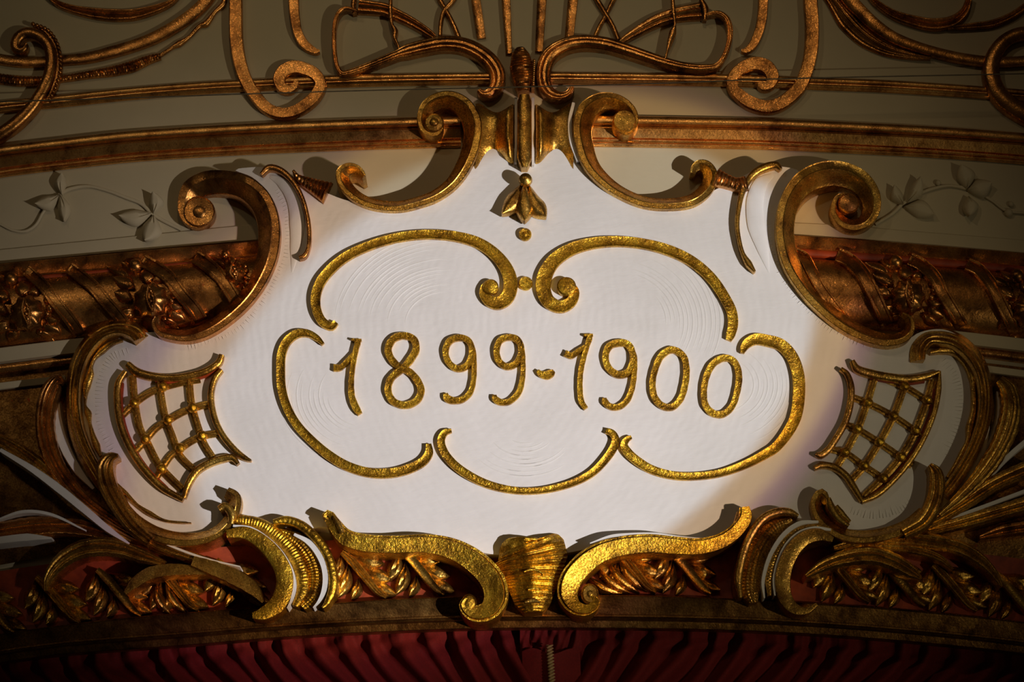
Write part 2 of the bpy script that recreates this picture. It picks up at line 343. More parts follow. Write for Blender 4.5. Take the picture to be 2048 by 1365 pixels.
# ================================================================== the cartouche
def pan(px, py):
    """front of the white panel, metres from the wall"""
    a = np.clip(1-((np.asarray(px, float)-1045)/960.)**2, 0, 1); b = np.clip(1-((np.asarray(py, float)-740)/520.)**2, 0, 1)
    return .135+.085*(a*b)**.8
PANEL = [(960, 300), (1000, 290), (1045, 300), (1090, 290), (1140, 300), (1160, 330), (1190, 365), (1230, 390), (1290, 410), (1350, 412), (1400, 398), (1430, 380), (1470, 362), (1500, 345), (1530, 335), (1575, 335), (1600, 345),
 (1575, 385), (1562, 430), (1565, 490), (1585, 545), (1620, 600), (1665, 645), (1710, 668), (1760, 680), (1810, 682), (1840, 665), (1890, 660), (1940, 690), (1970, 740), (1980, 810), (1976, 880), (1955, 950), (1915, 1010), (1865, 1050), (1800, 1072), (1740, 1075), (1690, 1060), (1650, 1045), (1600, 1050), (1550, 1060), (1500, 1075), (1440, 1085), (1350, 1085), (1270, 1080), (1200, 1092), (1130, 1107), (1045, 1112), (970, 1107), (900, 1088), (820, 1082), (740, 1082), (690, 1070), (650, 1055), (600, 1060), (540, 1050), (480, 1050), (440, 1070), (380, 1080), (320, 1066), (260, 1020), (212, 950), (178, 880), (158, 800), (163, 740), (187, 690), (230, 660), (275, 665), (320, 665), (380, 672), (430, 660), (480, 632), (520, 590), (545, 545), (553, 490), (550, 430), (535, 385), (505, 355), (470, 340), (500, 335), (530, 335), (575, 345), (610, 370), (650, 385), (690, 400), (740, 410), (800, 410), (870, 385), (920, 345), (945, 310)]
cart = thing('cartouche', 'large white plaster cartouche with gilded scroll frame and gilded years 1899-1900', 'cartouche', P(1045, 1110, 0.0))
def build_panel():
    r, _, _ = resample([(x, y, 1) for x, y in PANEL], 9, True); B = r[:, :2]; n = len(B)
    gx, gy = np.meshgrid(np.arange(150, 2000, 11.0), np.arange(285, 1115, 11.0)); G = np.stack([gx.ravel(), gy.ravel()], 1)
    ins = np.zeros(len(G), bool); j = n-1
    for i in range(n):
        xi, yi = B[i]; xj, yj = B[j]
        c = ((yi > G[:, 1]) != (yj > G[:, 1])) & (G[:, 0] < (xj-xi)*(G[:, 1]-yi)/(yj-yi+1e-12)+xi); ins ^= c; j = i
    G = G[ins]; dm = np.min(np.hypot(G[:, None, 0]-B[None, :, 0], G[:, None, 1]-B[None, :, 1]), 1); G = G[dm > 7]
    pts = [Vector(p) for p in np.vstack([B, G])]
    vo, eo, fo, ov, oe, of = delaunay_2d_cdt(pts, [], [list(range(n))], 1, 1e-4)
    q = np.array([[v.x, v.y] for v in vo]); d = pan(q[:, 0], q[:, 1]); x, z = XZ(q[:, 0], q[:, 1], d)
    V = np.stack([x, -d*DS, z], 1).tolist(); Fc = [tuple(f) for f in fo]
    idx = {}
    for k, orig in enumerate(ov):
        for o in orig: idx[o] = k
    m = len(V)
    for i in range(n): v = V[idx[i]]; V.append([v[0], .005, v[2]])
    for i in range(n): j = (i+1) % n; Fc.append((idx[i], idx[j], m+j, m+i))
    return link('panel', mesh_of('panel', V, Fc, 60), WHITE, cart, 'matt white plaster field with fine carving marks')
build_panel()
def C(name, pts, H, prof=FLAT, base=0.0, mat=GOLD, **k): return sweep(name, pts, H, mat, k.pop('parent', cart), base, prof, **k)
# --- frame scrolls
C('scroll', [(873, 240, 8, .6), (880, 250, 16, .6), (872, 262, 20, .6), (853, 258, 23, .6), (846, 238, 25, .6), (855, 212, 27, .62), (880, 197, 28, .7), (905, 196, 28, .8), (930, 212, 33, .92), (945, 245, 37), (943, 280, 37), (930, 320, 36), (905, 360, 31), (872, 386, 29), (840, 399, 28), (795, 409, 27), (745, 404, 27), (712, 389, 28), (690, 366, 29), (684, 346, 26), (696, 335, 20), (712, 336, 15), (724, 346, 12), (728, 352, 8)], .235, TWO)
C('scroll', [(1247, 240, 8, .6), (1240, 252, 16, .6), (1250, 262, 20, .6), (1264, 250, 22, .6), (1264, 228, 24, .62), (1250, 210, 25, .66), (1228, 199, 26, .72), (1200, 200, 30, .82), (1175, 218, 37, .94), (1165, 250, 40), (1169, 285, 40), (1183, 325, 37), (1210, 357, 33), (1245, 382, 29), (1290, 400, 29), (1340, 404, 29), (1385, 396, 31), (1412, 375, 32, .9), (1422, 350, 29, .8), (1413, 332, 23, .7), (1399, 328, 18, .62), (1388, 337, 14, .6), (1386, 346, 10, .58)], .235, TWO, flip=True)
lathe('volute_boss', 868, 243, .05, [(20, 0), (20, .09), (17, .10), (9, .105), (7, .115), (3, .12)], GOLD, cart)
lathe('volute_boss', 1249, 240, .03, [(24, 0), (24, .125), (21, .14), (8, .143), (3, .147)], GOLD, cart)
C('scroll', [(314, 634, 8), (311, 648, 16), (322, 661, 24), (345, 667, 28), (375, 668, 32), (410, 657, 35), (450, 631, 37), (488, 595, 39), (515, 554, 43), (532, 510, 47), (537, 465, 49), (532, 425, 47), (515, 392, 45), (485, 369, 42, .85), (448, 361, 42, .6), (412, 364, 45, .42), (384, 379, 43, .33), (374, 402, 37, .3), (376, 428, 35, .3), (393, 441, 32, .3), (410, 434, 28, .3), (414, 417, 22, .3), (404, 408, 16, .3)], .25, TWO, flip=True, mat=WARMG)
lathe('volute_boss', 398, 423, .0, [(32, 0), (32, .075), (29, .084), (13, .080), (9, .086), (3, .088)], WARMG, cart)
C('scroll', [(1804, 628, 8), (1818, 638, 15), (1820, 656, 20), (1808, 671, 27), (1780, 677, 33), (1745, 670, 37), (1700, 649, 39), (1660, 620, 39), (1620, 579, 41), (1588, 530, 43), (1574, 485, 42), (1572, 440, 41), (1582, 398, 41), (1608, 362, 43), (1645, 345, 45, .85), (1685, 345, 45, .68), (1722, 362, 43, .56), (1742, 392, 39, .48), (1743, 420, 35, .45), (1728, 442, 29, .45), (1705, 448, 27, .45), (1684, 439, 27, .45), (1673, 418, 25, .45), (1679, 398, 20, .45), (1692, 392, 16, .45)], .25, TWO)
lathe('volute_boss', 1698, 405, .0, [(21, 0), (21, .12), (18, .13), (9, .135), (3, .138)], WARMG, cart)
# --- hub between the two top scrolls
def hub(sx):
    def fn(s, t):
        x = 1049+sx*(20+s*78)                                   # s across from the middle rib outwards, t down
        top = 199+20*math.sin(math.pi*min(s*1.05, 1))**1.5
        bot = 327-26*math.sin(math.pi*min(s*1.0, 1))**1.3+14*s*s
        y = top+(bot-top)*t
        bul = math.exp(-((s-.16)/.2)**2); ris = max(0, s-.6)/.4
        h = .175+.085*bul+.03*ris*ris
        h0 = h*(1-.16*abs(2*t-1)**4)+.006*math.sin(t*11+s*4)*bul
        if s == 0 or t == 0 or t == 1: h0 = .13
        return (x, y, h0, h)
    grid('hub_fold', fn, 28, 22, GOLD, cart, 70)
hub(-1); hub(1)
C('hub_rib', [(1049, 188, 20), (1049, 200, 29), (1049, 240, 29), (1049, 290, 30), (1049, 315, 29), (1049, 334, 12)], .275, ROUND)
C('white_strip', [(1032, 195, 6), (1032, 260, 6), (1031, 325, 4)], .22, FLAT, mat=WHITE2)
C('white_strip', [(1066, 195, 6), (1066, 260, 6), (1066, 330, 5)], .22, FLAT, mat=WHITE2)
C('white_strip', [(1147, 205, 6), (1140, 240, 8), (1142, 280, 8), (1156, 322, 6)], .21, FLAT, mat=WHITE2)
# --- thin drooping leaves and ribbed ties
C('drooping_leaf', [(522, 348, 8), (537, 334, 13), (560, 339, 13), (584, 360, 11), (602, 390, 9), (613, 425, 9), (618, 462, 9), (616, 495, 8), (608, 511, 10), (598, 515, 8)], .055, ROUND, pan, WARMG)
C('drooping_leaf', [(1562, 338, 8), (1553, 329, 14), (1533, 332, 16), (1508, 346, 14), (1488, 376, 12), (1478, 415, 10), (1475, 450, 9), (1480, 485, 8), (1487, 508, 8), (1498, 526, 14), (1510, 543, 5)], .055, ROUND, pan)
C('flared_lip', [(540, 352, 8, .1), (566, 366, 24), (588, 400, 30), (594, 450, 30), (590, 500, 20, .6), (584, 545, 3, .05)], .016, ROUND, pan, WHITE)
C('flared_lip', [(1545, 350, 8, .1), (1522, 366, 28), (1510, 400, 34), (1512, 450, 34), (1526, 500, 22, .6), (1538, 545, 3, .05)], .016, ROUND, pan, WHITE)
C('tie', [(586, 340, 5), (594, 352, 12), (606, 359, 18), (624, 367, 28), (642, 375, 38), (655, 381, 46)], .07, ROUND, pan, WARMG, rib=(7.5, .3), step=1.5)
C('tie', [(1432, 350, 36), (1450, 357, 28), (1466, 363, 24), (1480, 366, 30), (1494, 362, 28)], .07, ROUND, pan, WARMG, rib=(8, .28), step=1.5)
# --- side rims
C('rim', [(282, 672, 36), (268, 656, 42), (238, 648, 40), (205, 655, 40), (175, 678, 42), (153, 715, 40), (143, 760, 35), (142, 800, 32), (146, 845, 34), (160, 890, 34), (182, 932, 32), (205, 970, 28)], .27, OUTS)
C('rim', [(1838, 718, 26), (1840, 692, 34), (1858, 670, 40), (1886, 665, 50), (1918, 674, 48), (1948, 699, 46), (1968, 735, 40), (1976, 780, 35), (1974, 825, 32), (1960, 875, 30), (1938, 920, 27), (1912, 960, 27), (1892, 985, 26)], .27, OUTS, flip=True)
C('rim_ribbon', [(245, 680, 4), (225, 685, 9), (203, 700, 13), (188, 717, 5), (182, 732, 5), (180, 747, 13), (172, 770, 17), (170, 790, 7), (170, 810, 3), (175, 825, 15), (179, 845, 5), (185, 870, 10), (192, 890, 15), (200, 912, 6)], .035, ROUND, pan)
C('rim_ribbon', [(232, 966, 4), (250, 985, 9), (275, 1010, 5), (300, 1027, 10), (325, 1040, 6), (355, 1045, 4), (382, 1046, 2)], .035, ROUND, pan)
C('rim_ribbon', [(1861, 705, 5), (1886, 699, 14), (1911, 703, 14), (1931, 725, 8), (1946, 750, 16), (1948, 780, 8), (1948, 820, 10), (1941, 852, 15), (1936, 880, 6), (1926, 905, 13), (1911, 932, 10), (1896, 955, 8)], .055, ROUND, pan)
C('rim', [(230, 975, 16), (250, 1022, 30), (290, 1056, 34), (335, 1073, 34), (385, 1077, 32), (425, 1067, 30), (452, 1045, 28), (467, 1018, 28), (467, 996, 30), (452, 984, 22)], .275, TWO, flip=True)
C('rim_lobe', [(462, 1048, 10), (462, 1026, 17), (450, 1012, 17), (437, 1018, 12)], .30, ROUND)
C('rim', [(1655, 1006, 12), (1644, 990, 26), (1634, 1003, 24), (1638, 1025, 28), (1660, 1050, 32), (1690, 1067, 32), (1730, 1072, 32), (1780, 1064, 30), (1820, 1048, 30), (1850, 1022, 26)], .275, TWO, flip=True)
C('rim_lobe', [(1657, 996, 10), (1662, 1013, 18), (1677, 1036, 14), (1698, 1052, 8)], .30, ROUND)
C('rim_lobe', [(1672, 1012, 10), (1682, 1025, 14), (1700, 1044, 8)], .29, ROUND)
C('rim_leaf', [(300, 1082, 24), (262, 1048, 32), (230, 1002, 34), (211, 962, 37), (208, 932, 35), (220, 914, 22), (236, 911, 7)], .30, FL3)
C('rim_leaf', [(1808, 1066, 26), (1848, 1042, 34), (1869, 1006, 34), (1876, 970, 33), (1872, 943, 27), (1860, 929, 9)], .30, FL3)
# --- bottom scrolls and the little mask-like drop between them
C('scroll', [(650, 1036, 14), (655, 1030, 22), (668, 1048, 28), (690, 1073, 34), (730, 1085, 36), (790, 1088, 36), (850, 1086, 38), (905, 1097, 43), (950, 1122, 48), (985, 1160, 52), (992, 1195, 50), (975, 1222, 40), (945, 1226, 32), (930, 1210, 26), (934, 1198, 12)], .31, FACE, mat=GOLDP)
C('scroll', [(1183, 1192, 12), (1192, 1206, 18), (1175, 1220, 22), (1150, 1214, 30), (1136, 1190, 42), (1141, 1160, 46), (1166, 1128, 46), (1201, 1104, 42), (1245, 1091, 40), (1300, 1086, 38), (1350, 1090, 36), (1400, 1092, 33), (1445, 1080, 31), (1475, 1058, 29), (1491, 1032, 28), (1489, 1014, 20)], .31, FACE, mat=GOLDP)
C('white_edge', [(1180, 1087, 2), (1222, 1073, 6), (1260, 1070, 8), (1310, 1069, 7), (1360, 1075, 6), (1410, 1078, 5), (1445, 1069, 2)], .288, FLAT, mat=WHITE2)
C('scroll_lip', [(668, 1034, 8), (676, 1046, 13), (684, 1066, 10)], .325, ROUND)
C('scroll_lip', [(1478, 1024, 9), (1475, 1042, 14), (1462, 1068, 7)], .30, ROUND, mat=WARMG)
lathe('volute_boss', 1180, 1188, .14, [(17, 0), (17, .15), (13, .165), (6, .165), (3, .17)], GOLD, cart, ez=1.2)
lathe('volute_boss', 938, 1206, .14, [(15, 0), (15, .15), (11, .165), (4, .17)], GOLDP, cart, ez=1.2)
C('bottom_drop', [(1050, 1074, 50), (1050, 1084, 104), (1056, 1098, 152), (1062, 1120, 150), (1065, 1150, 112), (1065, 1180, 92), (1066, 1205, 72), (1067, 1224, 36)], .30, flute(3, .06, .42), mat=GOLDP, rib=(6, .05), step=1.3)
C('drop_fold', [(1048, 1144, 3), (1062, 1139, 7), (1076, 1142, 6), (1086, 1148, 3)], .305, ROUND, mat=GOLDP)
C('drop_fold', [(1056, 1180, 3), (1068, 1177, 6), (1080, 1180, 3)], .303, ROUND, mat=GOLDP)
C('drop_fold', [(1050, 1205, 4), (1066, 1201, 12), (1080, 1205, 4)], .31, ROUND, mat=GOLD)
# --- hooped clusters at the lower corners
C('hoop', [(453, 1068, 16), (490, 1066, 25), (522, 1083, 29), (552, 1115, 33), (568, 1150, 35), (566, 1185, 35), (550, 1212, 34), (525, 1228, 26), (505, 1232, 12)], .30, CONVEX, mat=GOLDP)
C('white_edge', [(466, 1052, 5), (500, 1057, 8), (532, 1076, 8), (562, 1106, 9), (581, 1140, 10), (588, 1172, 9), (583, 1200, 5), (574, 1217, 1.5)], .285, FLAT, mat=WHITE2)
C('hoop', [(470, 1040, 12), (486, 1040, 22), (520, 1048, 25), (556, 1072, 28), (585, 1105, 28), (602, 1145, 28), (604, 1180, 26), (590, 1212, 14)], .275, ROUND, mat=GOLDP, rib=(6, .10), step=1.6)
C('scaly_cushion', [(556, 1062, 12), (595, 1082, 36), (620, 1112, 48), (632, 1150, 50), (625, 1190, 42), (604, 1214, 18)], .26, flute(5, .09, .6), mat=GOLDP, rib=(6, .07), step=1.5)
C('white_edge', [(588, 1069, 6), (617, 1085, 12), (640, 1115, 13), (650, 1145, 13), (648, 1180, 11), (637, 1204, 6), (626, 1216, 1.5)], .275, FLAT, mat=WHITE2)
C('hoop', [(546, 1044, 10), (572, 1040, 18), (602, 1050, 19), (630, 1074, 19), (652, 1105, 19), (664, 1142, 19), (665, 1175, 18), (654, 1205, 12), (645, 1216, 5)], .29, ROUND, mat=GOLDP, rib=(9, .06), step=2)
C('hoop', [(1666, 1080, 10), (1640, 1070, 25), (1612, 1076, 29), (1588, 1098, 31), (1572, 1130, 31), (1566, 1165, 31), (1572, 1198, 28), (1590, 1218, 22), (1612, 1222, 14), (1634, 1209, 7)], .30, CONVEX, flip=True)
C('white_edge', [(1662, 1060, 5), (1630, 1057, 9), (1600, 1066, 9), (1575, 1088, 9), (1558, 1122, 9), (1549, 1160, 8), (1550, 1192, 3)], .285, FLAT, mat=WHITE2)
C('hoop', [(1642, 1050, 8), (1605, 1058, 15), (1570, 1080, 17), (1548, 1115, 17), (1538, 1155, 17), (1540, 1192, 8)], .275, ROUND, rib=(6, .10), step=1.6)
C('white_edge', [(1637, 1044, 5), (1600, 1047, 10), (1570, 1067, 10), (1545, 1102, 9), (1532, 1135, 8), (1526, 1167, 7), (1529, 1197, 3)], .282, FLAT, mat=WHITE2)
C('scaly_cushion', [(1584, 1040, 14), (1545, 1060, 38), (1518, 1097, 46), (1505, 1140, 48), (1502, 1180, 42), (1508, 1206, 18)], .26, flute(5, .09, .6), rib=(6, .07), step=1.5)
C('hoop', [(1597, 1032, 7), (1580, 1024, 15), (1558, 1023, 17), (1530, 1034, 17), (1510, 1057, 17), (1495, 1085, 17), (1483, 1122, 17), (1477, 1160, 17), (1481, 1196, 9)], .29, ROUND)
# --- inner gilded line scrolls on the panel
L1 = [(672, 644, 11), (663, 652, 16), (646, 644, 18), (634, 623, 19), (631, 594, 20), (640, 565, 20), (661, 538, 20), (693, 512, 19), (743, 489, 18), (798, 474, 18), (857, 468, 18), (916, 473, 20), (960, 487, 22), (995, 513, 24), (1016, 544, 27), (1021, 571, 29), (1014, 594, 28), (995, 606, 25), (977, 600, 22), (968, 584, 20), (975, 570, 18), (986, 570, 14)]
L2 = [(1457, 680, 12), (1461, 670, 19), (1466, 650, 21), (1464, 625, 21), (1451, 597, 21), (1423, 556, 21), (1382, 521, 21), (1335, 499, 21), (1288, 487, 20), (1234, 482, 20), (1184, 486, 22), (1140, 499, 25), (1106, 523, 28), (1089, 553, 31), (1087, 580, 30), (1097, 602, 27), (1121, 613, 24), (1142, 603, 22), (1149, 584, 20), (1140, 569, 16)]
C('line_scroll', L1, .032, CHAN, pan, GOLDP, flip=True)
C('line_scroll', L2, .032, CHAN, pan, GOLDP)
lathe('scroll_eye', 981, 573, float(pan(981, 573)), [(16, -.01), (16, .034), (13, .042), (5, .046)], GOLDP, cart)
lathe('scroll_eye', 1133, 572, float(pan(1133, 572)), [(19, -.01), (19, .046), (16, .052), (5, .056)], GOLDP, cart)
C('line_scroll', [(646, 688, 7), (634, 676, 12), (614, 666, 15), (594, 667, 17), (574, 682, 18), (563, 707, 18), (561, 740, 18), (563, 777, 18), (574, 815, 18), (594, 850, 18), (624, 882, 18), (657, 910, 19), (694, 932, 19), (737, 945, 19), (782, 946, 19), (819, 937, 19), (847, 922, 18), (858, 905, 17), (857, 888, 11)], .030, CHAN, pan, GOLDP)
C('line_scroll', [(903, 861, 8), (890, 865, 13), (882, 880, 16), (887, 902, 17), (904, 925, 17), (932, 947, 17), (974, 968, 16), (1024, 980, 14), (1060, 982, 13), (1100, 978, 13), (1150, 964, 14), (1185, 945, 15), (1210, 920, 16), (1227, 895, 17), (1231, 878, 16), (1224, 866, 14), (1212, 861, 11)], .030, CHAN, pan, GOLDP)
C('line_scroll', [(1263, 874, 7), (1254, 879, 12), (1248, 890, 16), (1256, 905, 18), (1279, 925, 18), (1306, 940, 17), (1349, 951, 16), (1399, 952, 15), (1449, 944, 15), (1499, 925, 17), (1536, 905, 19), (1550, 896, 20), (1573, 869, 22), (1591, 835, 24), (1598, 790, 25), (1596, 747, 25), (1583, 711, 24), (1561, 689, 24), (1536, 681, 23), (1511, 678, 22), (1494, 687, 19), (1486, 700, 13), (1485, 706, 8)], .030, CHAN, pan, GOLDP)
for (x, y, r) in ((1051, 566, 14), (1050, 468, 13)):
    lathe('dot', x, y, float(pan(x, y)), [(r, -.01), (r, .022), (r-2, .030), (r*.45, .027), (2, .030)], GOLDP, cart)
# --- bellflower
c_ = float(pan(1049, 400))
leaf('petal', 1042, 366, 1004, 424, 38, .085, GOLD, cart, pan, -7, .03, vein=.12, rise=.5, lobes=0)
leaf('petal', 1058, 366, 1092, 430, 38, .085, GOLD, cart, pan, 8, .03, vein=.12, rise=.5, peak=.6)
leaf('petal', 1049, 362, 1049, 437, 40, .105, GOLD, cart, pan, 0, .035, vein=.10, rise=.5, peak=.56)
lathe('flower_knob', 1051, 356, c_, [(9, 0), (12, .06), (14, .09), (12, .115), (6, .128), (2, .131)], GOLD, cart)
# --- numerals
NUM = [(-1, 0), (-1, .74), (-.84, 1), (-.5, .96), (0, .93), (.5, .96), (.84, 1), (1, .74), (1, 0)]
def numeral(strokes, ch):
    """all strokes of one numeral in one mesh"""
    obs = [sweep('numeral', s[0], (.028 if i == 0 else .0265), GOLDP, None, pan, NUM, closed=s[1], step=2.5, wob=.06) for i, s in enumerate(strokes)]
    V = []; Fc = []
    for o in obs:
        k = len(V); V += [tuple(v.co) for v in o.data.vertices]; Fc += [tuple(k+i for i in p.vertices) for p in o.data.polygons]
    for o in obs: me = o.data; bpy.data.objects.remove(o); bpy.data.meshes.remove(me)
    link('numeral', mesh_of('numeral', V, Fc, 26), GOLDP, cart, ch)
def one(dx, dy, pts, flag, ser): return [(pts, False), (flag, False), (ser, False)]
ring = lambda pts, w: ([(x, y, w) for x, y in pts], True)
numeral([([(717, 679, 9), (715, 686, 12), (712, 697, 11), (707, 722, 11), (703, 752, 11), (702, 775, 12), (704, 795, 13), (711, 814, 16), (720, 828, 11)], False), ([(711, 702, 6), (696, 720, 10), (680, 735, 12), (667, 735, 15)], False), ([(702, 678, 4), (712, 681, 7), (723, 680, 5)], False)], 'gilded figure 1 that begins the first year')
numeral([([(x, y, 14.5) for x, y in [(804, 738), (822, 717), (832, 697), (827, 678), (807, 671), (787, 677), (776, 697), (782, 717), (799, 734), (819, 744), (834, 760), (842, 781), (834, 800), (812, 810), (787, 803), (776, 783), (779, 762), (790, 748)]], True)], 'gilded figure 8')
numeral([ring([(917, 675), (899, 682), (891, 702), (897, 724), (914, 737), (932, 732), (942, 716), (943, 693), (934, 679)], 13), ([(941, 684, 8), (946, 700, 11), (948, 727, 11), (947, 760, 11), (940, 785, 12), (924, 799, 12), (907, 801, 13), (894, 796, 16), (891, 787, 9)], False)], 'gilded figure 9, first of the pair')
numeral([ring([(1019, 674), (1001, 680), (993, 700), (998, 722), (1013, 733), (1030, 728), (1041, 710), (1041, 690), (1033, 678)], 13), ([(1038, 682, 8), (1044, 700, 11), (1046, 725, 11), (1045, 755, 11), (1037, 785, 12), (1018, 803, 12), (1001, 804, 13), (990, 797, 14), (989, 790, 8)], False)], 'gilded figure 9 before the dash')
numeral([([(1075, 741, 7), (1082, 748, 12), (1094, 750, 17), (1104, 745, 15), (1108, 742, 8)], False)], 'short gilded dash between the years')
numeral([([(1181, 670, 9), (1179, 677, 12), (1174, 692, 11), (1166, 720, 11), (1161, 747, 11), (1160, 780, 12), (1163, 803, 12), (1172, 817, 9)], False), ([(1173, 690, 6), (1158, 701, 10), (1142, 711, 12), (1130, 706, 14)], False), ([(1167, 670, 4), (1177, 671, 7), (1186, 670, 5)], False)], 'gilded figure 1 that begins the second year')
numeral([ring([(1239, 685), (1219, 692), (1211, 712), (1217, 735), (1236, 749), (1255, 745), (1265, 726), (1264, 702), (1255, 688)], 14), ([(1262, 694, 8), (1268, 712, 12), (1268, 752, 12), (1263, 780, 12), (1253, 802, 12), (1236, 814, 12), (1219, 812, 13), (1210, 803, 14), (1209, 796, 8)], False)], 'gilded figure 9 of the second year')
numeral([ring([(1344, 699), (1323, 711), (1310, 740), (1305, 770), (1310, 796), (1326, 812), (1344, 814), (1361, 798), (1370, 770), (1373, 737), (1366, 711)], 13.5)], 'gilded figure 0, the first of two')
numeral([ring([(1446, 716), (1427, 727), (1414, 750), (1408, 781), (1411, 810), (1426, 826), (1446, 828), (1464, 813), (1474, 785), (1478, 752), (1472, 728), (1460, 717)], 13.5)], 'gilded figure 0 at the end')
# --- lattices
def lattice(bars, rods, crosses, beads, rs=1):
    fr = C('lattice', bars[0], .046, ROUND, pan, GOLD)
    for b in bars[1:]: sweep('lattice_bar', b, .046, GOLD, fr, pan, ROUND)
    for r in rods: sweep('lattice_rod', [(x, y, 15) for x, y in r], .030, GOLD, fr, pan, ROD, step=5)
    for r in crosses: sweep('lattice_rod', [(x, y, 14) for x, y in r], .026, GOLD, fr, pan, ROD, step=5)
    for x, y in beads: ball('bead', x, y, float(pan(x, y))+.034, 10.5, GOLDP, fr)
    sweep('red_edge', [(x+rs*8, y+1, 7) for x, y, *_ in bars[2][1:-1]], .022, REDM, fr, pan, FLAT)
    sweep('red_edge', [(x, y+9, 7) for x, y, *_ in bars[0][2:-1]], .026, REDM, fr, pan, FLAT)
lattice([[(254, 727, 14), (273, 743, 18), (311, 753, 17), (347, 755, 15), (382, 750, 15), (414, 740, 14), (437, 724, 14), (443, 709, 11)],
         [(443, 739, 8), (429, 756, 12), (421, 788, 13), (426, 827, 13), (440, 862, 13), (464, 894, 13), (490, 916, 11), (502, 921, 4)],
         [(250, 742, 10), (236, 765, 14), (234, 806, 15), (241, 850, 15), (259, 894, 15), (288, 938, 15), (326, 976, 14), (366, 999, 11)],
         [(476, 928, 8), (464, 915, 14), (443, 917, 15), (417, 926, 15), (393, 941, 15), (376, 967, 14), (367, 996, 9)]],
        [[(264, 750), (269, 806), (279, 856), (294, 885), (317, 929), (341, 956), (364, 978)], [(316, 756), (320, 783), (329, 832), (344, 873), (358, 909), (388, 941)], [(377, 757), (382, 806), (396, 856), (408, 888), (424, 914)]],
        [[(245, 829), (269, 806), (300, 784), (326, 774), (364, 764), (400, 758)], [(270, 902), (291, 879), (311, 856), (336, 840), (364, 824), (385, 816), (418, 807)], [(312, 955), (323, 937), (341, 911), (360, 897), (382, 882), (404, 872), (436, 866)]],
        [(326, 774), (269, 806), (336, 840), (385, 816), (291, 879), (360, 897), (404, 872), (323, 938)])
def q_(L): return [(1600+x/3.413, 680+y/3.413) for x, y in L]
lattice([[(1705, 721, 10), (1714, 736, 16), (1741, 746, 18), (1776, 753, 17), (1817, 757, 16), (1849, 753, 15), (1879, 743, 6)],
         [(1682, 737, 8), (1694, 747, 12), (1703, 774, 14), (1701, 809, 14), (1691, 844, 14), (1673, 876, 14), (1656, 900, 14), (1641, 910, 14), (1631, 908, 7)],
         [(1880, 742, 5), (1878, 777, 12), (1870, 821, 12), (1852, 868, 12), (1826, 914, 12), (1790, 958, 12), (1755, 989, 12), (1725, 1003, 8)],
         [(1629, 936, 9), (1644, 930, 13), (1667, 933, 14), (1691, 949, 14), (1708, 973, 14), (1725, 1002, 9)]],
        [q_(L) for L in ([(510, 260), (460, 430), (395, 610), (310, 770), (250, 870)], [(720, 300), (640, 520), (545, 700), (440, 860), (360, 950)], [(910, 270), (870, 410), (790, 620), (690, 800), (570, 940), (440, 1070)])],
        [q_(L) for L in ([(350, 385), (465, 430), (640, 520), (790, 620), (860, 670)], [(300, 570), (395, 610), (545, 700), (690, 800), (770, 855)], [(215, 745), (310, 770), (440, 860), (570, 945), (610, 975)], [(600, 270), (720, 320), (870, 410), (940, 450)])],
        q_([(715, 318), (870, 410), (465, 430), (640, 520), (395, 610), (545, 700), (790, 620), (310, 770), (440, 860), (690, 800), (570, 945)]), -1)
# --- chisel nicks in the plaster along the frame
def nicks(paths, parent):
    V = []; Fc = []
    for pts, side, off, ln, sp in paths:
        res, tg, ss = resample([(x, y, 1) for x, y in pts], sp, False)
        for (x, y, _, _), (tx, ty) in zip(res, tg):
            nx, ny = -ty*side, tx*side; L = ln*(.7+.6*random.random()); o = off+random.random()*3; h = .002+.004*random.random()
            ax, ay, bx, by = x+nx*o, y+ny*o, x+nx*(o+L), y+ny*(o+L); k = len(V)
            for (qx, qy, hh) in ((ax-tx*1.6, ay-ty*1.6, -.004), (ax+tx*1.6, ay+ty*1.6, -.004), (bx, by, -.004), (ax, ay, h), ((ax+bx)/2, (ay+by)/2, h*.6)):
                d = float(pan(qx, qy))+hh; X, Z = XZ(qx, qy, d); V.append((X, -d*DS, Z))
            Fc += [(k, k+3, k+4, k+2), (k+1, k+2, k+4, k+3), (k, k+1, k+3)]
    link('chisel_nicks', mesh_of('chisel_nicks', V, Fc, 60), WHITE2, parent, 'row of small gouge marks in the white plaster', 'stuff')
nicks([([(375, 686), (425, 674), (475, 648), (512, 606), (540, 562), (562, 512), (567, 462), (562, 420), (545, 385)], 1, 4, 13, 7),
       ([(1548, 452), (1552, 495), (1566, 540), (1594, 588), (1636, 632), (1690, 668), (1750, 692)], 1, 3, 12, 7),
       ([(250, 690), (215, 705), (192, 745), (184, 800), (190, 860), (212, 905)], -1, 6, 20, 8),
       ([(1900, 712), (1926, 750), (1936, 800), (1928, 860), (1905, 915)], 1, 8, 22, 8),
       ([(1830, 1010), (1790, 1034), (1740, 1042), (1700, 1030)], 1, 2, 22, 7)], cart)

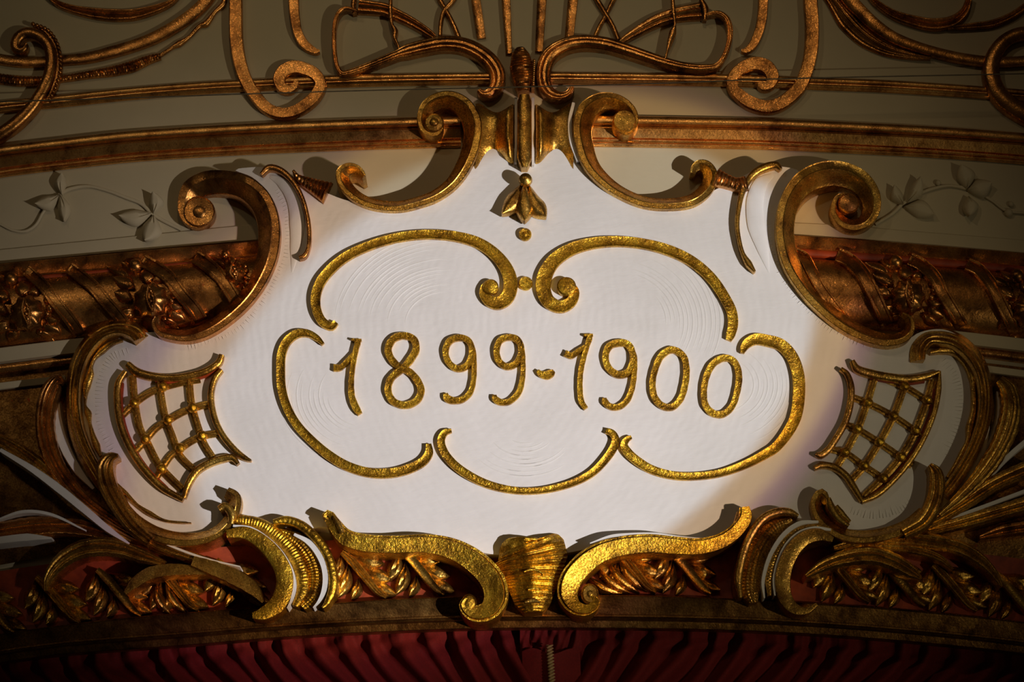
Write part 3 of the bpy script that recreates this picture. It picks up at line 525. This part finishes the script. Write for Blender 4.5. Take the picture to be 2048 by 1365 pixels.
# --- combed arcs in the plaster inside the line scrolls
def combed(sets, parent):
    V = []; Fc = []
    for cx, cy, r0, r1, a0, a1, n in sets:
        for k in range(n):
            r = r0+(r1-r0)*(k+.3*random.random())/n; b0 = a0+random.uniform(0, .35)*(a1-a0); b1 = a1-random.uniform(0, .35)*(a1-a0)
            m = max(int(r*math.radians(b1-b0)/7), 5); q = len(V)
            for i in range(m+1):
                t = i/m; a = math.radians(b0+(b1-b0)*t); f = .0036*math.sin(math.pi*t)**.6
                for dr, h in ((-2.6, -.002), (0, f), (2.6, -.002)):
                    x, y = cx+(r+dr)*1.12*math.cos(a), cy+(r+dr)*.92*math.sin(a); d = float(pan(x, y))+h; X, Z = XZ(x, y, d); V.append((X, -d*DS, Z))
            for i in range(m):
                for j in range(2): Fc.append((q+i*3+j, q+i*3+j+1, q+i*3+j+4, q+i*3+j+3))
    link('combed_arcs', mesh_of('combed_arcs', V, Fc, 80), WHITE2, parent, 'fine concentric tool marks in the white plaster', 'stuff')
combed([(890, 650, 70, 205, 180, 285, 17), (1225, 645, 95, 215, -75, 40, 15), (735, 790, 70, 165, 95, 215, 12), (1440, 770, 60, 145, -60, 80, 10), (1050, 850, 40, 118, 30, 150, 9)], cart)

# ================================================================== foliage sprays at the cartouche's sides
def spray(label, base, leaves, whites):
    t = thing('acanthus_spray', label, 'foliage ornament', base)
    for pts, H, pr, m in leaves: sweep('acanthus_leaf', pts, H, m, t, 0.0, pr, wob=.05)
    for pts, H in whites: sweep('white_edge', pts, H, WHITE2, t, 0.0, FLAT)
    return t
spray('gilded acanthus spray with white edges fanning out left of the cartouche', P(420, 1150, 0),
 [([(385, 1122, 22), (430, 1138, 34), (470, 1155, 36), (505, 1178, 30), (526, 1205, 6)], .27, FLAT, GOLD),
  ([(440, 1130, 12), (400, 1118, 18), (350, 1102, 20), (305, 1082, 22), (268, 1052, 18)], .25, FL3, GOLD),
  ([(400, 1130, 10), (300, 1086, 18), (220, 1040, 25), (150, 985, 32), (105, 920, 36), (88, 860, 38), (90, 810, 38), (100, 778, 38), (115, 758, 26), (125, 766, 8)], .22, FL4, WARMG),
  ([(390, 1128, 8), (300, 1090, 16), (220, 1050, 26), (150, 1000, 34), (90, 945, 36), (40, 905, 34), (0, 882, 28), (-40, 862, 20)], .20, FL3, GOLD),
  ([(330, 1108, 8), (240, 1078, 26), (160, 1054, 38), (80, 1052, 42), (0, 1062, 42), (-50, 1070, 36)], .16, FL4, WARMG),
  ([(330, 1128, 12), (280, 1110, 30), (235, 1095, 37), (190, 1092, 39), (150, 1102, 37), (115, 1127, 29), (95, 1157, 20), (91, 1182, 9)], .23, FL3, GOLD),
  ([(418, 1147, 8), (380, 1141, 22), (340, 1140, 28), (300, 1147, 29), (270, 1166, 24), (250, 1187, 8)], .24, FLAT, GOLD)],
 [([(112, 800, 14), (116, 850, 22), (130, 895, 23), (155, 940, 18), (187, 978, 6)], .13), ([(0, 900, 8), (60, 936, 14), (110, 972, 18), (160, 1012, 18), (215, 1058, 14), (258, 1088, 4)], .215),
  ([(-10, 1042, 4), (45, 1024, 7), (100, 1029, 7), (172, 1062, 3)], .17), ([(-10, 1082, 16), (55, 1075, 17), (103, 1077, 4)], .175), ([(300, 1072, 4), (345, 1094, 5), (412, 1118, 5), (480, 1134, 3)], .26)])
spray('gilded acanthus spray with white edges fanning out right of the cartouche', P(1640, 1150, 0),
 [([(1612, 1152, 10), (1650, 1129, 27), (1695, 1114, 35), (1745, 1109, 39), (1790, 1123, 35), (1825, 1144, 26), (1843, 1158, 6)], .26, FL3, GOLD),
  ([(1668, 1096, 10), (1725, 1082, 22), (1800, 1077, 29), (1875, 1084, 31), (1930, 1099, 29), (1970, 1126, 23), (1995, 1156, 14), (2004, 1174, 4)], .24, FL3, GOLD),
  ([(1740, 1094, 8), (1830, 1100, 18), (1880, 1116, 14), (1907, 1139, 4)], .225, FL3, GOLD),
  ([(1690, 1088, 8), (1780, 1068, 18), (1860, 1045, 25), (1930, 1005, 29), (1990, 966, 31), (2070, 930, 32)], .21, FL3, GOLD),
  ([(1750, 1078, 8), (1850, 1063, 22), (1920, 1046, 29), (1990, 1026, 31), (2070, 1003, 32)], .20, FL3, GOLD),
  ([(1880, 1030, 10), (1940, 975, 27), (1985, 920, 38), (2015, 862, 42), (2025, 812, 42), (2018, 777, 36), (2000, 758, 18)], .22, FL5, GOLD),
  ([(1960, 1075, 10), (2010, 1060, 30), (2080, 1050, 36)], .14, FL3, WARMG)],
 [([(1997, 782, 8), (2004, 815, 20), (2000, 852, 24), (1985, 890, 24), (1960, 927, 22), (1926, 965, 18), (1888, 1008, 5)], .13), ([(1900, 1020, 3), (1965, 968, 10), (2015, 915, 11), (2070, 868, 11)], .18), ([(1870, 1048, 3), (1950, 1020, 8), (2070, 975, 8)], .18)])

# ================================================================== carved foliage in the red frieze
def motif(x0, k, mir):
    y0 = float(LINE_FRIEZE(x0))-52; s = -1 if mir else 1
    def q(pts): return [(x0+p[0], y0+p[1]) + tuple(p[2:]) for p in pts]
    sweep('carved_stalk', q([(-38, -46, 12), (-20, -30, 18), (10, 5, 18), (34, 34, 14), (50, 46, 5)]), .090, GOLD, frieze, .035, FL3 if k % 2 else CHAN, step=6)
    for (a, b, c, d, w_) in ((-22, -40, 46, -24, 22), (-4, -18, 62, 8, 22), (14, 8, 70, 38, 20)):
        leaf('carved_leaf', x0+a, y0+b, x0+c, y0+d, w_*1.5, .062, GOLD, frieze, .036, 5, .015, 10, 6, peak=.52, vein=.5)
    for (a, b, c, d, w_) in ((-40, -44, -62, 16, 22), (-26, -22, -46, 44, 20), (-6, 6, -20, 48, 16)):
        leaf('carved_leaf', x0+a, y0+b, x0+c, y0+d, w_*1.5, .060, GOLD, frieze, .036, -5, .015, 10, 6, peak=.52, vein=.5)
for k, x0 in enumerate((-20, 110, 232, 345, 470, 722, 838, 1262, 1372, 1690, 1800, 1905, 2025)):
    motif(x0, k, x0 > 1050)
for k, (x0, y0, x1, y1) in enumerate(((1175, 1150, 1245, 1186), (1196, 1132, 1260, 1184), (1215, 1120, 1280, 1184), (1236, 1110, 1296, 1182), (330, 1158, 372, 1226), (352, 1156, 398, 1224), (310, 1164, 340, 1228))):
    leaf('carved_leaf', x0, y0, x1, y1, 24, .085, GOLD, frieze, .04, 8, .0, 10, 6)

# ================================================================== garland rolls (twisted ribbon, pomegranates, leaves)
def roll(label, axis, ribbons, clusters, mat):
    t = thing('garland_roll', label, 'garland', P(axis[0][0], axis[0][1]+66, 0))
    ax = curve(axis)
    def surf(px, py):
        v = np.clip((np.asarray(py, float)-ax(np.asarray(px, float)))/66., -.985, .985); return .015+.12*np.sqrt(1-v*v)
    sweep('roll_core', [(x, y, 134) for x, y in axis], .135, mat, t, 0.0, ROUND, step=14)
    for pts, w_ in ribbons:
        sweep('ribbon', [(x, y, w_) for x, y in pts], .055, mat, t, surf, [(-1, 0), (-1, .9), (-.9, 1), (-.62, 1), (-.55, .7), (.3, .75), (.5, .7), (.6, 1), (.9, 1), (1, .9), (1, 0)], step=4)
    for (cx, cy, sc) in clusters:
        d = float(surf(cx, min(cy, ax(cx)+40)))
        pm = lathe('pomegranate', cx, cy, d-.02, [(28*sc, 0), (35*sc, .03), (36*sc, .06), (32*sc, .085), (23*sc, .105), (11*sc, .117), (2, .119)], mat, t, .92, 1.0, n=48, lobes=(9, .075))
        for s_ in (-1, 1): sweep('rind_lip', [(cx-3, cy-26*sc, 4), (cx+3+s_*7-2, cy, 7), (cx+5, cy+26*sc, 4)], .030, mat, pm, d+.080, ROUND, step=3)
        for k in range(4): ball('seed', cx+2+(k % 2)*3, cy-14*sc+k*10*sc, d+.104, 4.5, mat, pm)
        ball('berry', cx-28*sc, cy-64*sc, float(surf(cx-28*sc, cy-58*sc))+.014, 15*sc, mat, t)
        for (dx, dy, r) in ((44, -22, 8), (50, -6, 9), (44, 6, 6), (-46, -28, 9), (30, 42, 7), (-40, 34, 8)):
            ball('berry', cx+dx*sc, cy+dy*sc, float(surf(cx+dx*sc, cy+dy*sc))+.012, r*sc, mat, t)
        for (a, b, c, e, w_, l) in ((-6, -30, -10, -62, 36, 2), (6, -34, 24, -54, 20, 0), (-30, -20, -74, -44, 30, 2), (-34, -38, -88, -66, 20, 0), (-30, -48, -60, -76, 18, 0), (-34, 4, -72, -14, 28, 3), (-30, 22, -62, 40, 26, 2), (34, 24, 70, 44, 30, 2), (28, 36, 58, 60, 24, 2), (36, 10, 64, 18, 20, 0), (-14, 38, -34, 62, 24, 0)):
            leaf('garland_leaf', cx+a*sc, cy+b*sc, cx+c*sc, cy+e*sc, w_*sc*1.08, .040, mat, t, surf, 3, .014, 9, 6, lobes=l)
    return t
roll('gilded garland roll with spiral ribbon and split pomegranate, left of the cartouche', [(-90, 634), (0, 622), (250, 595), (400, 580), (560, 563)],
     [([(52, 540), (67, 552), (90, 575), (112, 605), (140, 640), (160, 668)], 24), ([(138, 535), (155, 547), (185, 572), (210, 602), (230, 624), (250, 650)], 25), ([(285, 520), (307, 532), (335, 552), (360, 585), (390, 620), (402, 640)], 27), ([(390, 512), (410, 525), (435, 547), (457, 577), (480, 615)], 27)],
     [(299, 596, 1.0), (50, 622, 1.0), (466, 545, .55)], WARMG)
roll('gilded garland roll with spiral ribbon and split pomegranate, right of the cartouche', [(1540, 568), (1600, 573), (1800, 585), (2048, 606), (2140, 615)],
     [([(1590, 505), (1608, 514), (1623, 540), (1643, 577), (1663, 605), (1690, 640)], 22), ([(1675, 508), (1696, 517), (1721, 540), (1743, 577), (1766, 627), (1775, 648)], 27), ([(1820, 517), (1841, 527), (1868, 552), (1886, 585), (1911, 627), (1925, 652)], 25), ([(1935, 527), (1956, 537), (1981, 565), (2001, 602), (2023, 647), (2032, 668)], 24)],
     [(1819, 589, 1.0), (2062, 616, 1.0)], WARMG)

# ================================================================== white leaf sprigs on the frieze
def sprig(label, stem, leaves, buds):
    t = thing('leaf_sprig', label, 'relief sprig', P(stem[0][0], stem[0][1], 0))
    sweep('stem', stem, .020, LEAFW, t, 0.0, ROUND, step=5)
    for i, (a, b, c, e, w_, bd) in enumerate(leaves): leaf('leaf', a, b, c, e, w_, .055, LEAFW, t, 0.0, bd, .045 if i % 2 else .025, 12, 8, .3)
    for x, y, r in buds: ball('bud', x, y, .012, r, LEAFW, t)
sprig('cream plaster leaf sprig beside the left gilded volute', [(-20, 440, 5), (0, 448, 5), (25, 460, 5), (50, 462, 5), (70, 450, 5), (85, 425, 5), (97, 407, 6), (120, 387, 7), (140, 377, 7), (175, 372, 6), (212, 380, 6), (250, 394, 7), (282, 407, 7), (302, 425, 7), (325, 440, 7), (362, 459, 6)],
      [(122, 386, 122, 342, 25, -4), (118, 388, 68, 404, 30, -6), (118, 386, 126, 438, 25, -4), (306, 424, 304, 380, 30, 6), (302, 424, 236, 428, 34, -6), (306, 428, 288, 478, 40, -6)], [])
sprig('cream plaster leaf sprig beside the right volute', [(1751, 448, 6), (1786, 426, 6), (1806, 407, 7), (1841, 386, 6), (1873, 375, 6), (1898, 371, 5), (1931, 376, 7), (1961, 387, 6), (1986, 402, 5), (2011, 420, 5), (2060, 427, 4)],
      [(1808, 406, 1790, 367, 26, -5), (1816, 402, 1843, 350, 28, 5), (1812, 411, 1870, 426, 36, -5), (1935, 374, 1924, 326, 38, 5), (1938, 378, 1986, 362, 38, 4), (1938, 390, 1941, 428, 32, -4)], [(2022, 409, 6), (2017, 426, 9), (1876, 366, 6)])

# ================================================================== gilded ornaments on the upper wall
def orn(name, label, cat, x, y): return thing(name, label, cat, P(x, y, 0))
def U(t, name, pts, H=.045, prof=CHAN, mat=WARMG, **k): return sweep(name, pts, H, mat, t, k.pop('base', 0.0), prof, **k)
t = orn('crook_scroll', 'gilded crook scroll with beaded edge at the upper left', 'scroll ornament', 27, 250)
U(t, 'crook', [(-40, 285, 24), (0, 264, 25), (30, 243, 25), (60, 213, 24), (81, 182, 23), (96, 148, 23), (101, 112, 23), (93, 84, 22), (73, 67, 22), (50, 63, 22), (34, 74, 22), (29, 90, 20), (38, 99, 16), (48, 95, 12), (52, 86, 7)], .085, ROUND)
U(t, 'edge_band', [(66, 49, 6), (92, 60, 11), (110, 85, 12), (118, 120, 12), (116, 150, 11), (108, 175, 10), (97, 197, 6)], .05, FLAT)
res_, _, _ = resample([(66, 48, 1), (95, 60, 1), (113, 85, 1), (121, 120, 1), (119, 150, 1), (110, 176, 1), (99, 198, 1)], 8.2, False)
for x, y, _, _ in res_: ball('bead', x, y, .054, 4.6, WARMG, t)
t = orn('branch_scroll', 'gilded curved band with ribbed twig below it, upper left', 'scroll ornament', 225, 139)
U(t, 'band', [(-40, 108, 20), (0, 117, 20), (37, 122, 20), (82, 122, 19), (128, 119, 19), (175, 114, 20), (225, 102, 22), (275, 87, 22), (312, 72, 23), (350, 51, 24), (388, 24, 24), (412, 0, 24), (432, -30, 24)], .04)
U(t, 'ribbed_twig', [(-40, 150, 20), (0, 155, 21), (37, 159, 21), (75, 159, 18), (125, 155, 12), (175, 147, 14), (225, 139, 20), (262, 130, 23), (295, 117, 17), (320, 110, 12)], .045, ROUND, rib=(7, .4), step=1.6)
U(t, 'twig', [(318, 111, 6), (345, 93, 6), (357, 86, 13), (375, 75, 6), (400, 50, 8), (411, 46, 13), (430, 22, 7), (446, 6, 11), (452, -12, 8)], .03, ROUND)
tag(sweep('leaf_swag', [(92, -14, 6), (115, 5, 12), (150, 17, 16), (190, 24, 22), (225, 27, 24), (265, 26, 22), (305, 17, 17), (340, 3, 11), (358, -12, 6)], .05, WARMG, None, 0.0, FL4), 'dark gilded fluted swag hanging into the top left corner', 'swag')
tag(sweep('ribbon_scroll', [(470, -40, 26), (471, 0, 26), (471, 38, 27), (472, 75, 27), (477, 112, 27), (485, 143, 27), (497, 170, 26), (513, 193, 25), (528, 210, 24), (546, 221, 23), (570, 225, 22), (595, 218, 23), (617, 203, 25), (633, 186, 24), (641, 166, 23), (631, 148, 25), (610, 137, 27), (588, 133, 28), (567, 141, 28), (558, 158, 26), (564, 174, 21), (580, 177, 17), (591, 169, 13), (592, 160, 8)], .06, WARMG, None, 0.0, FLAT), 'gilded ribbon dropping from the top into a volute, left of the fan', 'scroll ornament')
tag(sweep('ribbon_scroll', [(1621, -40, 28), (1622, 0, 28), (1625, 50, 28), (1624, 88, 28), (1621, 112, 27), (1613, 142, 27), (1601, 170, 27), (1581, 192, 27), (1556, 208, 27), (1530, 212, 27), (1500, 203, 27), (1480, 189, 25), (1466, 174, 22), (1464, 158, 22), (1474, 144, 24), (1488, 133, 26), (1510, 126, 29), (1534, 133, 30), (1545, 152, 28), (1539, 168, 22), (1525, 172, 16), (1517, 164, 10)], .06, WARMG, None, 0.0, FLAT), 'gilded ribbon dropping from the top into a volute, right of the fan', 'scroll ornament')
tag(sweep('ribbon_tail', [(587, -40, 21), (587, 0, 21), (590, 38, 20), (596, 65, 19), (607, 85, 19), (620, 96, 17), (633, 102, 11), (639, 101, 5)], .045, WARMG, None, 0.0, FLAT), 'short gilded ribbon tail above the left volute', 'ribbon')
tag(sweep('ribbon_tail', [(1527, -40, 20), (1527, 0, 20), (1524, 38, 20), (1516, 68, 19), (1504, 91, 17), (1490, 101, 11), (1483, 100, 5)], .045, WARMG, None, 0.0, FLAT), 'short gilded ribbon tail above the right volute', 'ribbon')
t = orn('broad_leaf_scroll', 'dark gilded band with fluted leaf under it, upper right', 'scroll ornament', 1773, 95)
U(t, 'band', [(1680, -40, 30), (1697, -5, 29), (1721, 21, 27), (1748, 47, 26), (1786, 73, 23), (1836, 93, 21), (1886, 107, 20), (1936, 117, 20), (1986, 122, 20), (2041, 121, 19), (2100, 112, 18)], .045)
U(t, 'fluted_leaf', [(1640, -30, 14), (1666, 0, 24), (1694, 38, 38), (1729, 72, 36), (1771, 96, 26), (1822, 110, 13), (1862, 116, 4)], .04, FL5)
t = orn('leaf_swag', 'dark gilded fluted swag with branch in the top right corner', 'swag', 1873, 47)
U(t, 'swag', [(1738, -14, 8), (1752, 2, 12), (1786, 25, 17), (1836, 41, 23), (1873, 46, 25), (1908, 39, 23), (1930, 20, 17), (1940, -8, 12)], .05, FL4)
U(t, 'branch', [(1896, 55, 6), (1948, 50, 13), (1986, 45, 15), (2023, 30, 14), (2060, 5, 13)], .04, FL3)
tag(sweep('crook_scroll', [(2090, 70, 22), (2050, 63, 26), (2016, 75, 27), (1993, 101, 31), (1984, 132, 35), (1990, 166, 36), (2010, 196, 37), (2048, 222, 38), (2110, 250, 38)], .08, WARMG, None, 0.0, ROUND), 'dark gilded crook scroll at the right edge', 'scroll ornament')
# --- the fan above the cartouche
t = orn('fan_palmette', 'gilded fan of rays, horns and twin scrolls above the cartouche', 'palmette', 1043, 178)
U(t, 'fan_scroll', [(714, 21, 6), (694, 15, 7), (682, 19, 8), (672, 35, 8), (668, 62, 8), (669, 100, 8), (674, 130, 8), (683, 145, 10), (697, 144, 12), (724, 135, 13), (762, 120, 15), (796, 106, 17), (812, 100, 25), (850, 90, 28), (887, 84, 29), (924, 87, 30), (957, 101, 31), (983, 123, 32), (995, 148, 32), (992, 170, 28), (980, 184, 22), (966, 186, 16), (957, 179, 10)], .085, GROOVE3)
U(t, 'fan_scroll', [(1145, 172, 9), (1136, 186, 14), (1119, 191, 18), (1100, 184, 24), (1088, 165, 29), (1087, 135, 32), (1099, 108, 32), (1129, 88, 30), (1164, 81, 28), (1211, 85, 27), (1249, 96, 25), (1299, 113, 23), (1337, 125, 21), (1374, 133, 19), (1411, 135, 17), (1434, 130, 12), (1449, 110, 10), (1459, 80, 11), (1460, 55, 12), (1453, 35, 11), (1439, 25, 9), (1424, 25, 7), (1413, 29, 5)], .085, GROOVE3, flip=True)
for x0, y0, x1, y1, w0, w1 in ((946, -40, 963, 76, 18, 18), (1010, -40, 1018, 106, 19, 13), (1086, -40, 1078, 102, 20, 16), (1150, -40, 1138, 76, 21, 18)):
    U(t, 'ray', [(x0, y0, w0), ((x0+x1)/2, (y0+y1)/2, (w0+w1)/2+.5), (x1, y1, w1)], .03, CHAN)
U(t, 'horn', [(870, 74, 9), (862, 67, 14), (824, 42, 19), (788, 24, 23), (770, 16, 25), (745, 12, 27), (717, 9, 30)], .06, FL3)
U(t, 'horn_mouth', [(709, -8, 8), (706, 8, 10), (708, 26, 6)], .07, ROUND)
U(t, 'horn', [(1240, 84, 9), (1250, 76, 14), (1275, 60, 19), (1311, 40, 25), (1344, 28, 27), (1374, 22, 31), (1402, 18, 36)], .06, FL3)
U(t, 'horn_mouth', [(1402, -3, 8), (1411, 16, 14), (1410, 38, 7)], .075, ROUND)
U(t, 'vine', [(781, -30, 7), (781, 0, 7), (781, 25, 9), (784, 48, 6), (790, 60, 12), (789, 73, 8), (796, 89, 4), (799, 102, 6)], .075, ROUND)
U(t, 'vine', [(1345, -30, 7), (1346, 0, 7), (1348, 25, 9), (1350, 48, 4), (1346, 63, 15), (1340, 82, 11), (1335, 100, 4), (1331, 117, 6)], .075, ROUND)
U(t, 'twig', [(872, -25, 9), (881, 0, 10), (889, 14, 8), (899, 32, 9), (909, 52, 9), (917, 72, 10)], .035, ROUND)
U(t, 'twig', [(920, -25, 9), (905, 0, 9), (888, 20, 8), (882, 42, 9), (880, 70, 8)], .042, ROUND)
U(t, 'twig', [(1184, -25, 9), (1196, 0, 10), (1211, 25, 9), (1226, 50, 8), (1237, 78, 10)], .042, ROUND)
U(t, 'twig', [(1240, -25, 9), (1226, 0, 10), (1213, 27, 8), (1200, 50, 9), (1190, 72, 9)], .035, ROUND)
U(t, 'ribbed_pod', [(1040, 93, 16), (1041, 104, 36), (1043, 125, 47), (1045, 145, 44), (1046, 162, 34), (1047, 180, 22)], .13, ROUND, rib=(5, .14), step=1.2)
U(t, 'beaded_rib', [(1068, 118, 6), (1067, 140, 7), (1066, 174, 6)], .11, ROUND, rib=(4, .25), step=1)

# ================================================================== taut wire crossing in front of the wall
tag(sweep('wire', [(-60, 204, 2.4), (0, 203, 2.4), (240, 196, 2.4), (512, 187, 2.4), (760, 180, 2.4), (1024, 174, 2.4), (1300, 167, 2.4), (1536, 158, 2.4), (2048, 147, 2.4), (2110, 145, 2.4)], .0045, WIRE, None, .30, ROUND, step=20, sink=.0), 'thin grey wire stretched across in front of the fan', 'wire')

# ================================================================== curtain
LINE_CUR = curve([(-160, 1352), (0, 1322), (250, 1300), (400, 1284), (600, 1268), (900, 1256), (1045, 1254), (1300, 1254), (1500, 1264), (1800, 1286), (2048, 1318), (2210, 1345)])
cur = thing('stage_curtain', 'gathered crimson velvet curtain hanging below the gilt fillet', 'curtain', P(1100, 1470, -.2))
def drape(x0, x1, sgn, seed):
    rnd = random.Random(seed)
    phs = [rnd.uniform(0, 6.28) for _ in range(6)]
    def fn(s, t):
        x = x0+(x1-x0)*s; yt = float(LINE_CUR(x))-16; y = yt+t*250
        u = (y-yt)/100.0
        lean = sgn*(abs(x-1100)/900.0*.6+.45)*95*max(u-.30, 0)**1.45          # folds sweep towards the middle lower down
        q = x-lean+9*math.sin(x/83+phs[5])+5*math.sin(x/31+phs[0])
        f = math.sin(q/8.6+phs[1]); f = math.copysign(abs(f)**.75, f)
        f += .45*math.sin(q/4.6+phs[2]+1.2*math.sin(q/37))*max(0, 1-u*1.3)+.7*math.sin(q/19.3+phs[3]+u*.7)*min(1, u)
        f += .45*math.sin(y/7.5+q/13+phs[4])*max(0, .9-abs(u-.42)*2.4)
        d = -.15+.036*f*(.5+.5*min(1, u*1.6))+.07*max(0, u-.35)
        return (x, y, d, -.13)
    return grid('drape', fn, int(abs(x1-x0)/2.2), 60, VELVET, cur, 75)
drape(-120, 1062, 1, 3); drape(1148, 2170, -1, 5)
grid('middle_gather', lambda s, t: (1040+s*124, 1244+t*80, -.11+.016*math.sin(s*24+2*math.sin(t*5+s*3))+.008*math.sin(s*47+t*9), -.10), 60, 24, VELVET, cur, 75)
grid('middle_panel', lambda s, t: (1044+s*116+3*math.sin(t*3), 1303-6*math.sin(s*9)*(1-t)+t*200, -.055-.02*(2*s-1)**2+.008*math.sin(s*5+t*4), -.055), 24, 20, VELVET, cur, 75)
def cord():
    t = thing('curtain_cord', 'twisted gold cord hanging on the curtain middle panel', 'cord', P(1102, 1480, -.03))
    for k in range(2):
        V = []; Fc = []; n = 150; m = 7
        for i in range(n+1):
            s = i/n; c = P(1099+s*12, 1291+s*190, -.02); a = s*2*math.pi*15+k*math.pi; c = c+Vector((math.cos(a)*.0065, -math.sin(a)*.0065, 0))
            for j in range(m):
                b = 2*math.pi*j/m; V.append((c.x+.0075*math.cos(b), c.y+.0075*math.sin(b), c.z))
        for i in range(n):
            for j in range(m): Fc.append((i*m+j, i*m+(j+1) % m, (i+1)*m+(j+1) % m, (i+1)*m+j))
        Fc.append(tuple(range(m))); Fc.append(tuple(n*m+j for j in range(m)))
        link('strand', mesh_of('strand', V, Fc, 80), SILK, t)
cord()
